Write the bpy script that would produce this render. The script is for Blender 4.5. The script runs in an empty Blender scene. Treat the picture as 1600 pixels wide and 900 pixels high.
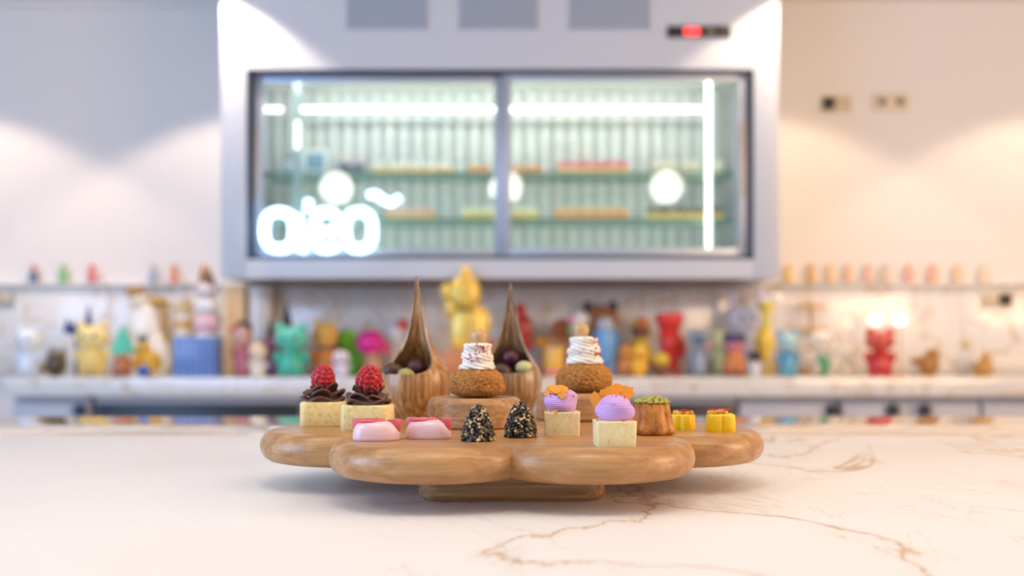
import bpy, bmesh, math, random
from mathutils import Vector, Matrix, noise

# ------------------------------------------------------------------ camera, world, lights, exposure
scn = bpy.context.scene
F = 1555.56            # focal length in pixels of the 1600 px wide frame (35 mm on full frame)
CZ = 1.046             # camera height; horizon at pixel row 540
HOR = 540.0
cam = bpy.data.objects.new('camera', bpy.data.cameras.new('camera'))
scn.collection.objects.link(cam)
cam.location = (0, 0, CZ); cam.rotation_euler = (math.pi/2, 0, 0)
cam.data.lens = 35; cam.data.sensor_width = 36; cam.data.shift_y = 90/1600
cam.data.clip_start = .02; cam.data.clip_end = 60
cam.data.dof.use_dof = True; cam.data.dof.focus_distance = .82; cam.data.dof.aperture_fstop = 3.5
scn.camera = cam

w = bpy.data.worlds.new('room_ambient'); scn.world = w; w.use_nodes = True
w.node_tree.nodes['Background'].inputs[0].default_value = (.66, .80, 1.0, 1)
w.node_tree.nodes['Background'].inputs[1].default_value = .52

def area(name, loc, aim, sx, sy, power, col):
    l = bpy.data.lights.new(name, 'AREA'); l.shape = 'RECTANGLE'; l.size = sx; l.size_y = sy
    l.energy = power; l.color = col
    o = bpy.data.objects.new(name, l); scn.collection.objects.link(o); o.location = loc
    o.rotation_euler = (Vector(aim)-Vector(loc)).to_track_quat('-Z', 'Y').to_euler()
    return o
area('window_daylight', (-3.6, .2, 1.8), (0, 3.2, 1.2), 2.4, 1.8, 82, (.36, .58, 1.0))
area('warm_room_light', (3.6, .6, 2.0), (.8, 3.6, 1.2), 2.0, 1.4, 75, (1.0, .66, .40))

vs = scn.view_settings
vs.view_transform = 'Standard'; vs.look = 'None'; vs.gamma = 1; vs.exposure = 0.28; vs.use_curve_mapping = False

SPOT_W, SPOT_ISL, GLOBE_E, LED_E, NEON_REFL_E = 29, 3.4, 18, 2.4, 2.6

# ------------------------------------------------------------------ helpers
random.seed(7)
C = scn.collection
PI = math.pi
def lin(c):
    c = c/255.0
    return c/12.92 if c <= .04045 else ((c+.055)/1.055)**2.4
def rgb(h):
    h = h.lstrip('#'); return tuple(lin(int(h[i:i+2], 16)) for i in (0, 2, 4))+(1,)
def PX(px, d): return (px-800)*d/F
def PZ(py, d): return CZ+(HOR-py)*d/F

class Geo:
    def __init__(s): s.v = []; s.f = []
    def add(s, vf, M=None):
        v, f = vf; n = len(s.v)
        s.v += [tuple(M @ Vector(p)) for p in v] if M else [tuple(p) for p in v]
        s.f += [tuple(i+n for i in q) for q in f]
        return s

def lathe(prof, n=28, sx=1, sy=1, loc=(0, 0, 0), mod=None):
    v = []; f = []; rows = []
    for r, z in prof:
        if r < 1e-7:
            rows.append([len(v)]); v.append((loc[0], loc[1], loc[2]+z))
        else:
            row = []
            for i in range(n):
                a = 2*PI*i/n; k = mod(a, z) if mod else 1
                row.append(len(v)); v.append((loc[0]+r*k*sx*math.cos(a), loc[1]+r*k*sy*math.sin(a), loc[2]+z))
            rows.append(row)
    for a, b in zip(rows, rows[1:]):
        if len(a) == 1 and len(b) == 1: continue
        for i in range(n):
            j = (i+1) % n
            if len(a) == 1: f.append((a[0], b[j], b[i]))
            elif len(b) == 1: f.append((a[i], a[j], b[0]))
            else: f.append((a[i], a[j], b[j], b[i]))
    if len(rows[0]) > 1: f.append(tuple(reversed(rows[0])))
    if len(rows[-1]) > 1: f.append(tuple(rows[-1]))
    return v, f
def ell(c, r, seg=14, rings=9):
    if not hasattr(r, '__len__'): r = (r, r, r)
    prof = [(math.sin(PI*i/rings), -math.cos(PI*i/rings)) for i in range(rings+1)]
    prof[0] = (0, -1); prof[-1] = (0, 1)
    v, f = lathe(prof, seg)
    return [(c[0]+p[0]*r[0], c[1]+p[1]*r[1], c[2]+p[2]*r[2]) for p in v], f
def box(x0, x1, y0, y1, z0, z1, b=0, seg=2):
    bm = bmesh.new(); bmesh.ops.create_cube(bm, size=1)
    for q in bm.verts:
        q.co = Vector(((x0+x1)/2+q.co.x*(x1-x0), (y0+y1)/2+q.co.y*(y1-y0), (z0+z1)/2+q.co.z*(z1-z0)))
    if b: bmesh.ops.bevel(bm, geom=bm.edges[:], offset=b, segments=seg, profile=.5, affect='EDGES')
    bm.verts.index_update()
    r = ([tuple(q.co) for q in bm.verts], [tuple(q.index for q in p.verts) for p in bm.faces]); bm.free()
    return r
def tube(pts, r, n=8, close=False):
    pts = [Vector(p) for p in pts]; N = len(pts)
    rs = r if hasattr(r, '__len__') else [r]*N
    v = []; f = []; up = None
    for i, p in enumerate(pts):
        if close: t = pts[(i+1) % N]-pts[i-1]
        else: t = pts[min(i+1, N-1)]-pts[max(i-1, 0)]
        t.normalize()
        if up is None: up = t.orthogonal().normalized()
        up = (up-t*up.dot(t)).normalized(); s = t.cross(up)
        for k in range(n):
            a = 2*PI*k/n; v.append(tuple(p+(up*math.cos(a)+s*math.sin(a))*rs[i]))
    for i in range(N if close else N-1):
        a = i*n; b = ((i+1) % N)*n
        for k in range(n):
            j = (k+1) % n; f.append((a+k, a+j, b+j, b+k))
    if not close:
        f.append(tuple(range(n-1, -1, -1))); f.append(tuple((N-1)*n+k for k in range(n)))
    return v, f
def loft(rows, cap=True):
    n = len(rows[0]); v = [p for r in rows for p in r]; f = []
    for i in range(len(rows)-1):
        for k in range(n):
            j = (k+1) % n; f.append((i*n+k, i*n+j, (i+1)*n+j, (i+1)*n+k))
    if cap:
        f.append(tuple(range(n-1, -1, -1))); f.append(tuple((len(rows)-1)*n+k for k in range(n)))
    return v, f
def T(x=0, y=0, z=0): return Matrix.Translation((x, y, z))
def RX(a): return Matrix.Rotation(a, 4, 'X')
def RY(a): return Matrix.Rotation(a, 4, 'Y')
def RZ(a): return Matrix.Rotation(a, 4, 'Z')

def mk(name, geo, mat, parent=None, loc=(0, 0, 0), sharp=40, kind=None):
    if not isinstance(geo, Geo): geo = Geo().add(geo)
    me = bpy.data.meshes.new(name); me.from_pydata(geo.v, [], geo.f); me.update()
    me.polygons.foreach_set('use_smooth', [True]*len(me.polygons))
    if sharp: me.set_sharp_from_angle(angle=math.radians(sharp))
    me.materials.append(mat)
    o = bpy.data.objects.new(name, me); C.objects.link(o); o.location = loc
    if parent: o.parent = parent
    if kind: o['kind'] = kind
    return o
def tag(o, label, cat, group=None):
    o['label'] = label; o['category'] = cat
    if group: o['group'] = group
    return o
def thing(name, label, cat, loc, rz=0, group=None):
    o = bpy.data.objects.new(name, None); C.objects.link(o); o.location = loc; o.rotation_euler = (0, 0, rz)
    o.empty_display_size = .02
    return tag(o, label, cat, group)
def copy_tree(o, parent=None):
    c = o.copy(); C.objects.link(c)
    c.parent = parent
    for ch in list(o.children): copy_tree(ch, c)
    return c
def structure(o): o['kind'] = 'structure'; return o

# ------------------------------------------------------------------ materials
_mc = {}
def mat(col, rough=.45, metal=0, spec=.5, emit=0, coat=0, sss=0):
    key = (col, rough, metal, spec, emit, coat, sss)
    if key in _mc: return _mc[key]
    m = bpy.data.materials.new('paint_'+col.strip('#')); m.use_nodes = True
    b = m.node_tree.nodes['Principled BSDF']; c = rgb(col)
    b.inputs['Base Color'].default_value = c; b.inputs['Roughness'].default_value = rough
    b.inputs['Metallic'].default_value = metal; b.inputs['Specular IOR Level'].default_value = spec
    b.inputs['Coat Weight'].default_value = coat
    if sss:
        b.inputs['Subsurface Weight'].default_value = sss; b.inputs['Subsurface Scale'].default_value = .004
    if emit:
        b.inputs['Emission Color'].default_value = c; b.inputs['Emission Strength'].default_value = emit
    _mc[key] = m; return m
def nodemat(name):
    m = bpy.data.materials.new(name); m.use_nodes = True; nt = m.node_tree
    return m, nt, nt.nodes['Principled BSDF']
VEIN_SHIFT = (7, 2, 0)
def coords(nt, scale=(1, 1, 1), rot=(0, 0, 0), shift=(0, 0, 0)):
    tc = nt.nodes.new('ShaderNodeTexCoord'); mp = nt.nodes.new('ShaderNodeMapping')
    mp.inputs['Location'].default_value = shift; mp.inputs['Scale'].default_value = scale; mp.inputs['Rotation'].default_value = rot
    nt.links.new(tc.outputs['Object'], mp.inputs['Vector']); return mp.outputs[0]
def noise_tex(nt, vec, scale, detail=4, rough=.55, dist=0):
    n = nt.nodes.new('ShaderNodeTexNoise'); n.inputs['Scale'].default_value = scale; n.inputs['Detail'].default_value = detail
    n.inputs['Roughness'].default_value = rough; n.inputs['Distortion'].default_value = dist
    nt.links.new(vec, n.inputs['Vector']); return n.outputs['Fac']
def ramp(nt, fac, stops):
    r = nt.nodes.new('ShaderNodeValToRGB'); e = r.color_ramp.elements
    while len(e) < len(stops): e.new(.5)
    for q, (p, c) in zip(e, stops): q.position = p; q.color = rgb(c) if isinstance(c, str) else (c, c, c, 1)
    nt.links.new(fac, r.inputs[0]); return r.outputs[0]
def mixc(nt, fac, a, b, mode='MIX'):
    n = nt.nodes.new('ShaderNodeMix'); n.data_type = 'RGBA'; n.blend_type = mode
    for s, x in ((0, fac), (6, a), (7, b)):
        if isinstance(x, (int, float)): n.inputs[s].default_value = x
        elif isinstance(x, str): n.inputs[s].default_value = rgb(x)
        else: nt.links.new(x, n.inputs[s])
    return n.outputs[2]
def math_n(nt, op, a, b=0.):
    n = nt.nodes.new('ShaderNodeMath'); n.operation = op
    for s, x in ((0, a), (1, b)):
        if isinstance(x, (int, float)): n.inputs[s].default_value = x
        else: nt.links.new(x, n.inputs[s])
    return n.outputs[0]
def bump(nt, b, h, strength=.3, dist=.001):
    n = nt.nodes.new('ShaderNodeBump'); n.inputs['Strength'].default_value = strength; n.inputs['Distance'].default_value = dist
    nt.links.new(h, n.inputs['Height']); nt.links.new(n.outputs[0], b.inputs['Normal'])
def wood(name, dark, mid, light, scale, rough=.38, coat=.25, fine=1.0):
    m, nt, b = nodemat(name); v = coords(nt, scale)
    big = noise_tex(nt, v, 1.0, 3, .5, .25); c = ramp(nt, big, [(.25, dark), (.5, mid), (.72, light)])
    v2 = coords(nt, tuple(s*3.5 for s in scale)); fn = noise_tex(nt, v2, 1.0, 4, .7)
    c2 = ramp(nt, fn, [(.35, .62), (.6, 1.0)])
    nt.links.new(mixc(nt, .55*fine, c, c2, 'MULTIPLY'), b.inputs['Base Color'])
    b.inputs['Roughness'].default_value = rough; b.inputs['Coat Weight'].default_value = coat; b.inputs['Coat Roughness'].default_value = .22
    bump(nt, b, fn, .12, .0006); return m
def speckle(name, stops, scale, rough=.7, bs=.4, bd=.0008, bscale=None, sss=0, detail=5):
    m, nt, b = nodemat(name); v = coords(nt)
    n = noise_tex(nt, v, scale, detail, .65)
    nt.links.new(ramp(nt, n, stops), b.inputs['Base Color']); b.inputs['Roughness'].default_value = rough
    if sss: b.inputs['Subsurface Weight'].default_value = sss; b.inputs['Subsurface Scale'].default_value = .004
    bump(nt, b, noise_tex(nt, v, bscale or scale*2, 4, .6), bs, bd); return m

M_board = wood('oak_board', 'A26C38', 'BC8850', 'CFA068', (2.6, 80, 120))
M_riser = wood('oak_riser', '9A6A3C', 'B98754', 'D2A878', (8, 230, 300), .45, .15)
M_bowl = wood('walnut_bowl', '7A4A22', 'B98349', 'DEB47A', (260, 260, 7), .33, .35)
M_bowl2 = wood('dark_walnut_bowl', '6A4C32', 'A5805A', 'CBA980', (260, 260, 7), .33, .35)
M_sponge = speckle('sponge', [(.30, 'DDB56A'), (.45, 'F0D892'), (.7, 'F6E6B2')], 260, .85, .5, .0008, 900, .15)
M_sponge_pale = speckle('sponge_pale', [(.27, 'D6AC66'), (.40, 'F4DEA0'), (.7, 'FAECBC')], 240, .85, .45, .0007, 900, .15)
M_choc = speckle('chocolate_cream', [(.3, '56392D'), (.7, '6E4C3E')], 60, .42, .1, .0003)
M_rasp = speckle('raspberry', [(.3, 'A8121F'), (.7, 'CF2833')], 200, .32, .1, .0003, None, .25)
M_craq = speckle('craquelin', [(.30, '7A4516'), (.44, 'AE6E2A'), (.60, 'CE9044'), (.78, 'E2B06A')], 420, .75, .6, .001, 1300)
M_cream = mat('F5EEDF', .55, sss=.2)
M_lav = mat('D2A8E0', .5, sss=.25)
M_red = mat('BE1832', .6)
M_orange = mat('F39A22', .45, sss=.3)
M_nut = speckle('hazelnut', [(.3, 'B98A55'), (.6, 'D6B07A'), (.8, 'E8CFA0')], 160, .45, .15, .0004)
M_pig = mat('F4CCCE', .3, sss=.3, coat=.3)
M_pigred = mat('E0636A', .4, sss=.15)
M_canele = speckle('canele', [(.30, '74390F'), (.45, 'B06A20'), (.60, 'CC8632'), (.8, 'DC9C46')], 90, .5, .12, .0004, 500)
M_pist = speckle('pistachio', [(.3, '948C34'), (.5, 'C4BA5C'), (.75, 'E4D890')], 700, .8, .3, .0004)
M_yel = mat('F5CB12', .35, sss=.25)
def pearl():
    m, nt, b = nodemat('gold_dusted_dark_chocolate'); v = coords(nt)
    k = ramp(nt, noise_tex(nt, v, 230, 3, .6), [(.49, 0.), (.62, 1.)])
    nt.links.new(mixc(nt, k, '2A201C', 'D8BE8C'), b.inputs['Base Color'])
    nt.links.new(math_n(nt, 'MULTIPLY', k, .6), b.inputs['Metallic']); b.inputs['Roughness'].default_value = .3
    return m
M_pearl = pearl()
def marble(name, rough, veins=True, base='EFE9E3', base2='E7E0D9'):
    m, nt, b = nodemat(name); v = coords(nt)
    n0 = noise_tex(nt, v, 2.3, 4, .5)
    c = ramp(nt, n0, [(.35, base2), (.6, base)])
    if veins:
        va = coords(nt, (1, .55, 1), (0, 0, .5), VEIN_SHIFT)
        def line(scale, off, wdt, dist):
            n = noise_tex(nt, va, scale, 7, .58, dist)
            d = math_n(nt, 'ABSOLUTE', math_n(nt, 'SUBTRACT', n, off))
            return ramp(nt, d, [(0, 1.), (wdt, 0.)])
        msk = ramp(nt, noise_tex(nt, coords(nt, (1.1, 1.1, 1)), 2.6, 2), [(.30, 0.), (.44, 1.)])
        sx = nt.nodes.new('ShaderNodeSeparateXYZ'); nt.links.new(coords(nt), sx.inputs[0])
        if name == 'island_marble':
            msk = math_n(nt, 'MULTIPLY', msk, ramp(nt, math_n(nt, 'ADD', math_n(nt, 'MULTIPLY', sx.outputs[0], 1.0), .5), [(.38, 0.), (.47, 1.)]))
        l1 = math_n(nt, 'MULTIPLY', line(3.0, .5, .010, 1.0), msk)
        l2 = math_n(nt, 'MULTIPLY', line(6.0, .47, .006, .8), math_n(nt, 'MULTIPLY', msk, .3))
        halo = math_n(nt, 'MULTIPLY', line(3.0, .5, .05, 1.0), math_n(nt, 'MULTIPLY', msk, .45))
        c = mixc(nt, halo, c, 'E4D8C8'); c = mixc(nt, math_n(nt, 'MULTIPLY', l1, .8), c, 'B98A4A'); c = mixc(nt, l2, c, 'B09A7C')
    nt.links.new(c, b.inputs['Base Color']); b.inputs['Roughness'].default_value = rough
    return m
M_marble = marble('island_marble', .42)
M_back_marble = marble('backsplash_marble', .12, True, 'EFEAE4', 'E6E0DA')
M_ledge = marble('polished_stone', .035, False, 'D9C6B0', 'CBB69E')
def plaster(name, col, s=.06):
    m, nt, b = nodemat(name); v = coords(nt); n = noise_tex(nt, v, 3, 4)
    nt.links.new(mixc(nt, math_n(nt, 'MULTIPLY', n, s), col, 'B8B0A8'), b.inputs['Base Color'])
    b.inputs['Roughness'].default_value = .8; bump(nt, b, noise_tex(nt, v, 140, 3), .08, .001); return m
M_wall = plaster('painted_wall', 'EBE4DE'); M_ceil = plaster('painted_ceiling', 'EDE9E4')
M_floor = plaster('floor_screed', '8F8880', .3)
def glass(name, tint, ior=1.5):
    m = bpy.data.materials.new(name); m.use_nodes = True; nt = m.node_tree; nt.nodes.clear()
    o = nt.nodes.new('ShaderNodeOutputMaterial'); x = nt.nodes.new('ShaderNodeMixShader'); t = nt.nodes.new('ShaderNodeBsdfTransparent')
    g = nt.nodes.new('ShaderNodeBsdfGlossy'); fr = nt.nodes.new('ShaderNodeFresnel'); fr.inputs[0].default_value = ior
    g.inputs['Roughness'].default_value = 0.01; t.inputs[0].default_value = rgb(tint)
    nt.links.new(fr.outputs[0], x.inputs[0]); nt.links.new(t.outputs[0], x.inputs[1]); nt.links.new(g.outputs[0], x.inputs[2]); nt.links.new(x.outputs[0], o.inputs[0])
    return m
M_glass = glass('door_glass', 'F6FBFA'); M_shelf_glass = glass('shelf_glass', 'F3F9F6')
M_shelf_edge = mat('9CC8B2', .2)
M_alu = mat('B4BCCB', .38, .55); M_dark = mat('16191F', .4); M_track = mat('3A4658', .35, .4)
M_white = mat('E9EBEA', .5); M_fridge_in = mat('E6E4DE', .4); M_rib = mat('A9B6B4', .4)
M_case = mat('CFD3DC', .5)

# ------------------------------------------------------------------ room shell
WALL = 4.9
CEIL = 2.74
structure(mk('floor', box(-7, 7, -3, WALL, -.05, 0), M_floor))
structure(mk('wall_back', box(-7, 7, WALL, WALL+.1, 0, CEIL), M_wall))
structure(mk('ceiling', box(-7, 7, -3, WALL+.1, CEIL, CEIL+.1), M_ceil))
structure(mk('trim_1', box(-7, PX(345, 4.4)-.003, WALL-.022, WALL, CEIL-.028, CEIL, .004), M_ceil))

# ------------------------------------------------------------------ island counter with polished ledge behind
IT = .92
isl = thing('island_counter', 'white marble island counter with ochre veins in the foreground', 'counter', (0, .9, 0))
mk('worktop', box(-1.9, 1.9, -.45, .50, IT-.04, IT, .003), M_marble, isl)
mk('front_panel', box(-1.85, 1.85, -.40, .44, .08, IT-.04), M_case, isl)
mk('plinth', box(-1.8, 1.8, -.36, .40, 0, .08), M_dark, isl)
led = thing('service_ledge', 'narrow polished stone ledge behind the marble island, mirroring the figurines', 'counter', (0, 1.6, 0))
mk('top', box(-1.9, 1.9, -.196, .19, IT-.03, IT-.001, .002), M_ledge, led)
mk('body', box(-1.85, 1.85, -.14, .14, 0, IT-.03), M_case, led)

# ------------------------------------------------------------------ back counter
BT = PZ(590, 4.3)                      # top of the back counter
def byp(d): return HOR+(CZ-BT)*F/d     # pixel row of the counter top at depth d
wt = thing('back_counter_top', 'long thick pale stone worktop carrying all the figurines', 'worktop', (0, 4.58, BT))
mk('slab', box(PX(3, 4.3), 3.6, -.28, .26, -.082, 0, .004), M_back_marble, wt)
M_base = mat('C6C6CE', .5)
units = [(-2.20, -1.86, 'door'), (-1.83, -.93, 'cool'), (-.92, -.30, 'door'), (-.29, .35, 'door'), (.366, .985, 'cool'),
         (1.0, 1.44, 'door'), (1.45, 2.06, 'two'), (2.07, 2.6, 'door')]
uz = BT-.083
ul = ['pale cabinet at the far end below the worktop, beside the wide dark cooler', 'wide dark-fronted under-counter cooler below the shelf of toy figurines',
      'pale base cabinet just beside the wide dark cooler, behind the wooden board', 'pale base cabinet between two others, hidden behind the middle of the board',
      'narrower dark-fronted under-counter cooler behind the fluted brown cake', 'pale base cabinet with one dark knob next to the narrower dark cooler',
      'pale two-door base cabinet with a pair of dark knobs below the red figurine', 'pale base cabinet with one dark knob at the outer end below the wall socket']
for (x0, x1, k), lb in zip(units, ul):
    t = thing('base_cabinet' if k != 'cool' else 'undercounter_cooler', lb, 'cabinet' if k != 'cool' else 'cooler', ((x0+x1)/2, 4.6, 0))
    h = (x1-x0)/2
    mk('carcass', box(-h, h, -.2, .26, .1, uz), M_base, t); mk('plinth', box(-h, h, -.14, .26, 0, .1), M_dark, t)
    if k == 'cool':
        mk('handle_rail', box(-h, h, -.225, -.2, uz-.034, uz-.004, .003), M_base, t)
        mk('cooler_front', box(-h+.01, h-.01, -.222, -.2, .12, uz-.036, .003), M_dark, t)
    else:
        n = 2 if k == 'two' else 1
        for i in range(n):
            a = -h+.004+i*(2*h/n); c = a+2*h/n-.008
            dr = mk('door', box(a, c, -.222, -.2, .12, uz-.036, .003), M_base, t)
            kx = (c-.08 if i == 0 else a+.05) if n == 2 else c-.03
            mk('knob', Geo().add(lathe([(0, 0), (.018, 0), (.03, .018), (.026, .03), (0, .032)], 14), T(kx, -.222, uz-.062) @ RX(PI/2)), mat('232A3A', .4), dr)

# backsplash with slim ledge on which miniatures stand
LZ = PZ(442, 4.84)
structure(mk('trim_2', box(PX(-40, 4.86), PX(346, 4.4)-.004, 4.846, WALL, LZ-.012, LZ, .002), M_back_marble))
structure(mk('trim_3', box(PX(1217, 4.4)+.004, 3.2, 4.846, WALL, LZ-.012, LZ, .002), M_back_marble))
for a, b_, nm in ((-2.75, -1.31, 'wall_back_splash'), (-1.308, -.1, 'wall_back_splash'), (-.098, 1.1, 'wall_back_splash'), (1.102, 2.2, 'wall_back_splash'), (2.202, 3.2, 'wall_back_splash')):
    structure(mk(nm, box(a, b_, 4.868, WALL, BT+.001, min(LZ-.013, PZ(437, 4.4)-.004), .001), M_back_marble))

# ------------------------------------------------------------------ wall display fridge
D0 = 4.4
fx0, fx1 = PX(345, D0), PX(1217, D0); fz0 = PZ(435, D0); fz1 = CEIL-.004
ox0, ox1 = PX(385, D0), PX(1178, D0); oz0, oz1 = PZ(405, D0), PZ(108, D0)
DB = WALL-.003
fr = thing('display_fridge', 'big wall-hung refrigerated display cabinet with two sliding glass doors', 'fridge', (0, D0, fz0))
def fb(x0, x1, y0, y1, z0, z1, b=0): return box(x0, x1, y0-D0, y1-D0, z0-fz0, z1-fz0, b)
mk('side_panel', fb(fx0, ox0-.0, D0, DB, fz0, fz1, .004), M_case, fr)
mk('side_panel', fb(ox1, fx1, D0, DB, fz0, fz1, .004), M_case, fr)
tp = mk('upper_panel', fb(ox0, ox1, D0+.0005, D0+.06, oz1, fz1), M_case, fr)
mk('underside_panel', fb(ox0+.02, ox1-.02, D0+.03, DB-.035, fz0-.0015, fz0+.001), mat('9A7B5E', .55), fr)
mk('lower_panel', fb(ox0, ox1, D0+.0005, DB, fz0, oz0), M_case, fr)
mk('fridge_ceiling', fb(ox0, ox1, D0+.06, DB, oz1+.02, oz1+.06), M_fridge_in, fr)
mk('back_panel', fb(ox0, ox1, 4.86, DB-.001, oz0, oz1+.02), mat('B4B6B2', .4), fr)
for i in range(34):
    x = PX(412+i*22, 4.85)
    if ox0+.02 < x < ox1-.03: mk('rib', fb(x-.017, x+.017, 4.842, 4.8605, oz0, oz1+.02, .004), mat('CCD2CF', .5), fr)
# louvre vents
for a, b_ in ((543, 668), (718, 840), (890, 1015)):
    x0, x1 = PX(a, D0), PX(b_, D0); zt, zb = PZ(-28, D0), PZ(45, D0)
    vg = mk('vent_grille', Geo().add(fb(x0, x0+.008, D0-.006, D0+.001, zb, zt)).add(fb(x1-.008, x1, D0-.006, D0+.001, zb, zt)).add(fb(x0, x1, D0-.006, D0+.001, zb, zb+.008)).add(fb(x0, x1, D0-.006, D0+.001, zt-.008, zt)).add(fb(x0, x1, D0-.0005, D0+.001, zb, zt)), mat('AEB6C4', .5, .1), fr)
    for k in range(9):
        z = zb+.016+k*(zt-zb-.03)/8
        mk('slat', Geo().add(box(x0+.008, x1-.008, -.007, .007, -.0022, .0022), T(0, -.003, z-fz0) @ RX(.6)), mat('BCC4D0', .5, .1), vg)
# controller
cx0, cx1, cz0, cz1 = PX(1042, D0), PX(1142, D0), PZ(59, D0), PZ(41, D0)
ct = mk('controller', fb(cx0, cx1, D0-.008, D0+.001, cz0, cz1, .002), mat('2A2620', .35), fr)
mk('red_display', fb(PX(1069, D0), PX(1092, D0), D0-.0095, D0-.0078, cz0+.010, cz1-.010), mat('FF3A3A', .4, emit=2.2), ct)
mk('control_button', fb(PX(1103, D0), PX(1116, D0), D0-.0095, D0-.0078, cz0+.014, cz1-.014, .001), mat('8E8172', .4), ct)
# door track and doors
tk = Geo()
tk.add(fb(ox0, ox1, D0+.004, D0+.075, oz0, oz0+.016)).add(fb(ox0, ox1, D0+.004, D0+.075, oz1-.016, oz1)).add(fb(ox0, ox0+.014, D0+.004, D0+.075, oz0, oz1)).add(fb(ox1-.026, ox1, D0+.004, D0+.075, oz0, oz1))
mk('door_track', tk, M_track, fr)
def door(xa, xb, y, hx):
    dz0, dz1 = oz0+.016, oz1-.016
    g = Geo()
    g.add(fb(xa, xa+.045, y, y+.022, dz0, dz1, .003)).add(fb(xb-.045, xb, y, y+.022, dz0, dz1, .003)).add(fb(xa+.04, xb-.04, y, y+.022, dz0, dz0+.036, .003)).add(fb(xa+.04, xb-.04, y, y+.022, dz1-.03, dz1, .003))
    o = mk('sliding_door', g, M_alu, fr)
    mk('glass_pane', fb(xa+.03, xb-.03, y+.008, y+.014, dz0+.02, dz1-.02), M_glass, o)
    mk('pull_handle', fb(hx-.006, hx+.006, y-.008, y+.002, PZ(310, D0), PZ(190, D0), .003), mat('C9B49A', .4, .4), o)
door(ox0+.014, PX(789, D0), D0+.046, ox0+.032)
door(PX(782, D0), ox1-.026, D0+.018, ox1-.045)
# shelves, LED tubes, added fill tubes
mk('led_or_fill_tube', Geo().add(tube([(ox0+.1, .10, oz1+.004-fz0), (ox1-.1, .10, oz1+.004-fz0)], .012, 8)), mat('FFFDF8', .4, emit=20), fr)  # added tube hidden behind the upper panel, brightens the fridge interior
S1, S2, S3 = PZ(272, 4.58), PZ(344, 4.58), oz0+.03
mk('fridge_floor', fb(ox0, ox1, D0+.08, 4.842, oz0, S3), M_fridge_in, fr)
for z in (S1, S2):
    sh = mk('glass_shelf', fb(PX(412, 4.6), PX(1140, 4.6), 4.54, 4.835, z-.008, z), M_shelf_glass, fr)
    mk('green_glass_edge', fb(PX(412, 4.6), PX(1140, 4.6), 4.533, 4.5405, z-.026, z-.006, .002), M_shelf_edge, sh)
for z in (S1, S2):
    mk('led_or_fill_tube', Geo().add(tube([(PX(420, 4.6), 4.549-D0, z-.0145-fz0), (PX(1130, 4.6), 4.549-D0, z-.0145-fz0)], .006, 8)), mat('FFFDF8', .4, emit=11), fr)  # added tubes tucked behind the shelf edges to brighten the pastries
M_led = mat('FFFDF8', .4, emit=LED_E)
for xa, xb in ((408, 441), (464, 1098)):
    mk('led_or_fill_tube', Geo().add(tube([(PX(xa, 4.74), 4.74-D0, PZ(171, 4.74)-fz0), (PX(xb, 4.74), 4.74-D0, PZ(171, 4.74)-fz0)], .0125, 10)), M_led, fr)
for x, ya, yb in ((1107, 112, 400), (465, 190, 232)):
    mk('led_or_fill_tube', Geo().add(tube([(PX(x, 4.52), 4.52-D0, PZ(yb, 4.52)-fz0), (PX(x, 4.52), 4.52-D0, PZ(ya, 4.52)-fz0)], .011, 10)), M_led, fr)
mk('shelf_upright', fb(PX(460, 4.52), PX(470, 4.52), 4.515, 4.53, S3, oz1), mat('DDEBE6', .4), fr)

# reflected neon lettering modelled as glowing tubes, lower corner of the first door
M_neon_refl = mat('CFEFFF', .4, emit=NEON_REFL_E)
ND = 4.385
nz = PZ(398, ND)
ns = thing('neon_reflection', 'glowing white-blue reflected neon lettering with a wave stroke, modelled on the lower glass door', 'reflection', (PX(500, ND), ND, nz))
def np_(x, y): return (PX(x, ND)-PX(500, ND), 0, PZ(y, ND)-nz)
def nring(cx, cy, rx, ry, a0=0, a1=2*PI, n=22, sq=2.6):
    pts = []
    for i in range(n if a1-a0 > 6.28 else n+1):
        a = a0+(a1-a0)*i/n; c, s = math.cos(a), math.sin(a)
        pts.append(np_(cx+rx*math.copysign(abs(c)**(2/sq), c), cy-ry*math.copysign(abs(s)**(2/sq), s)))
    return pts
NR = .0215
mk('reflected_letter', tube(nring(436, 360, 23, 29), NR, 8, True), M_neon_refl, ns)
mk('reflected_letter', tube([np_(466, 336), np_(466, 372), np_(470, 388), np_(478, 390)], NR, 8), M_neon_refl, ns)
mk('reflected_letter', tube([np_(482, 312), np_(482, 330)], NR*.85, 8), M_neon_refl, ns)
mk('reflected_letter', tube([np_(499, 362), np_(524, 362)]+nring(510, 360, 19, 29, .1, 5.6, 20)[1:], NR, 8), M_neon_refl, ns)
mk('reflected_letter', tube(nring(561, 360, 21, 29), NR, 8, True), M_neon_refl, ns)
mk('reflected_letter', tube([np_(575+i*5, 310-7*math.sin(i*.62+.5)) for i in range(11)], NR*.75, 8), M_neon_refl, ns)
mk('mount_bar', Geo().add(fb(-.35, -.33, 0, .02, 0, .3)) if False else box(np_(410, 0)[0], np_(585, 0)[0], .006, .0155, -.001, .004), M_alu, ns)

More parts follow.
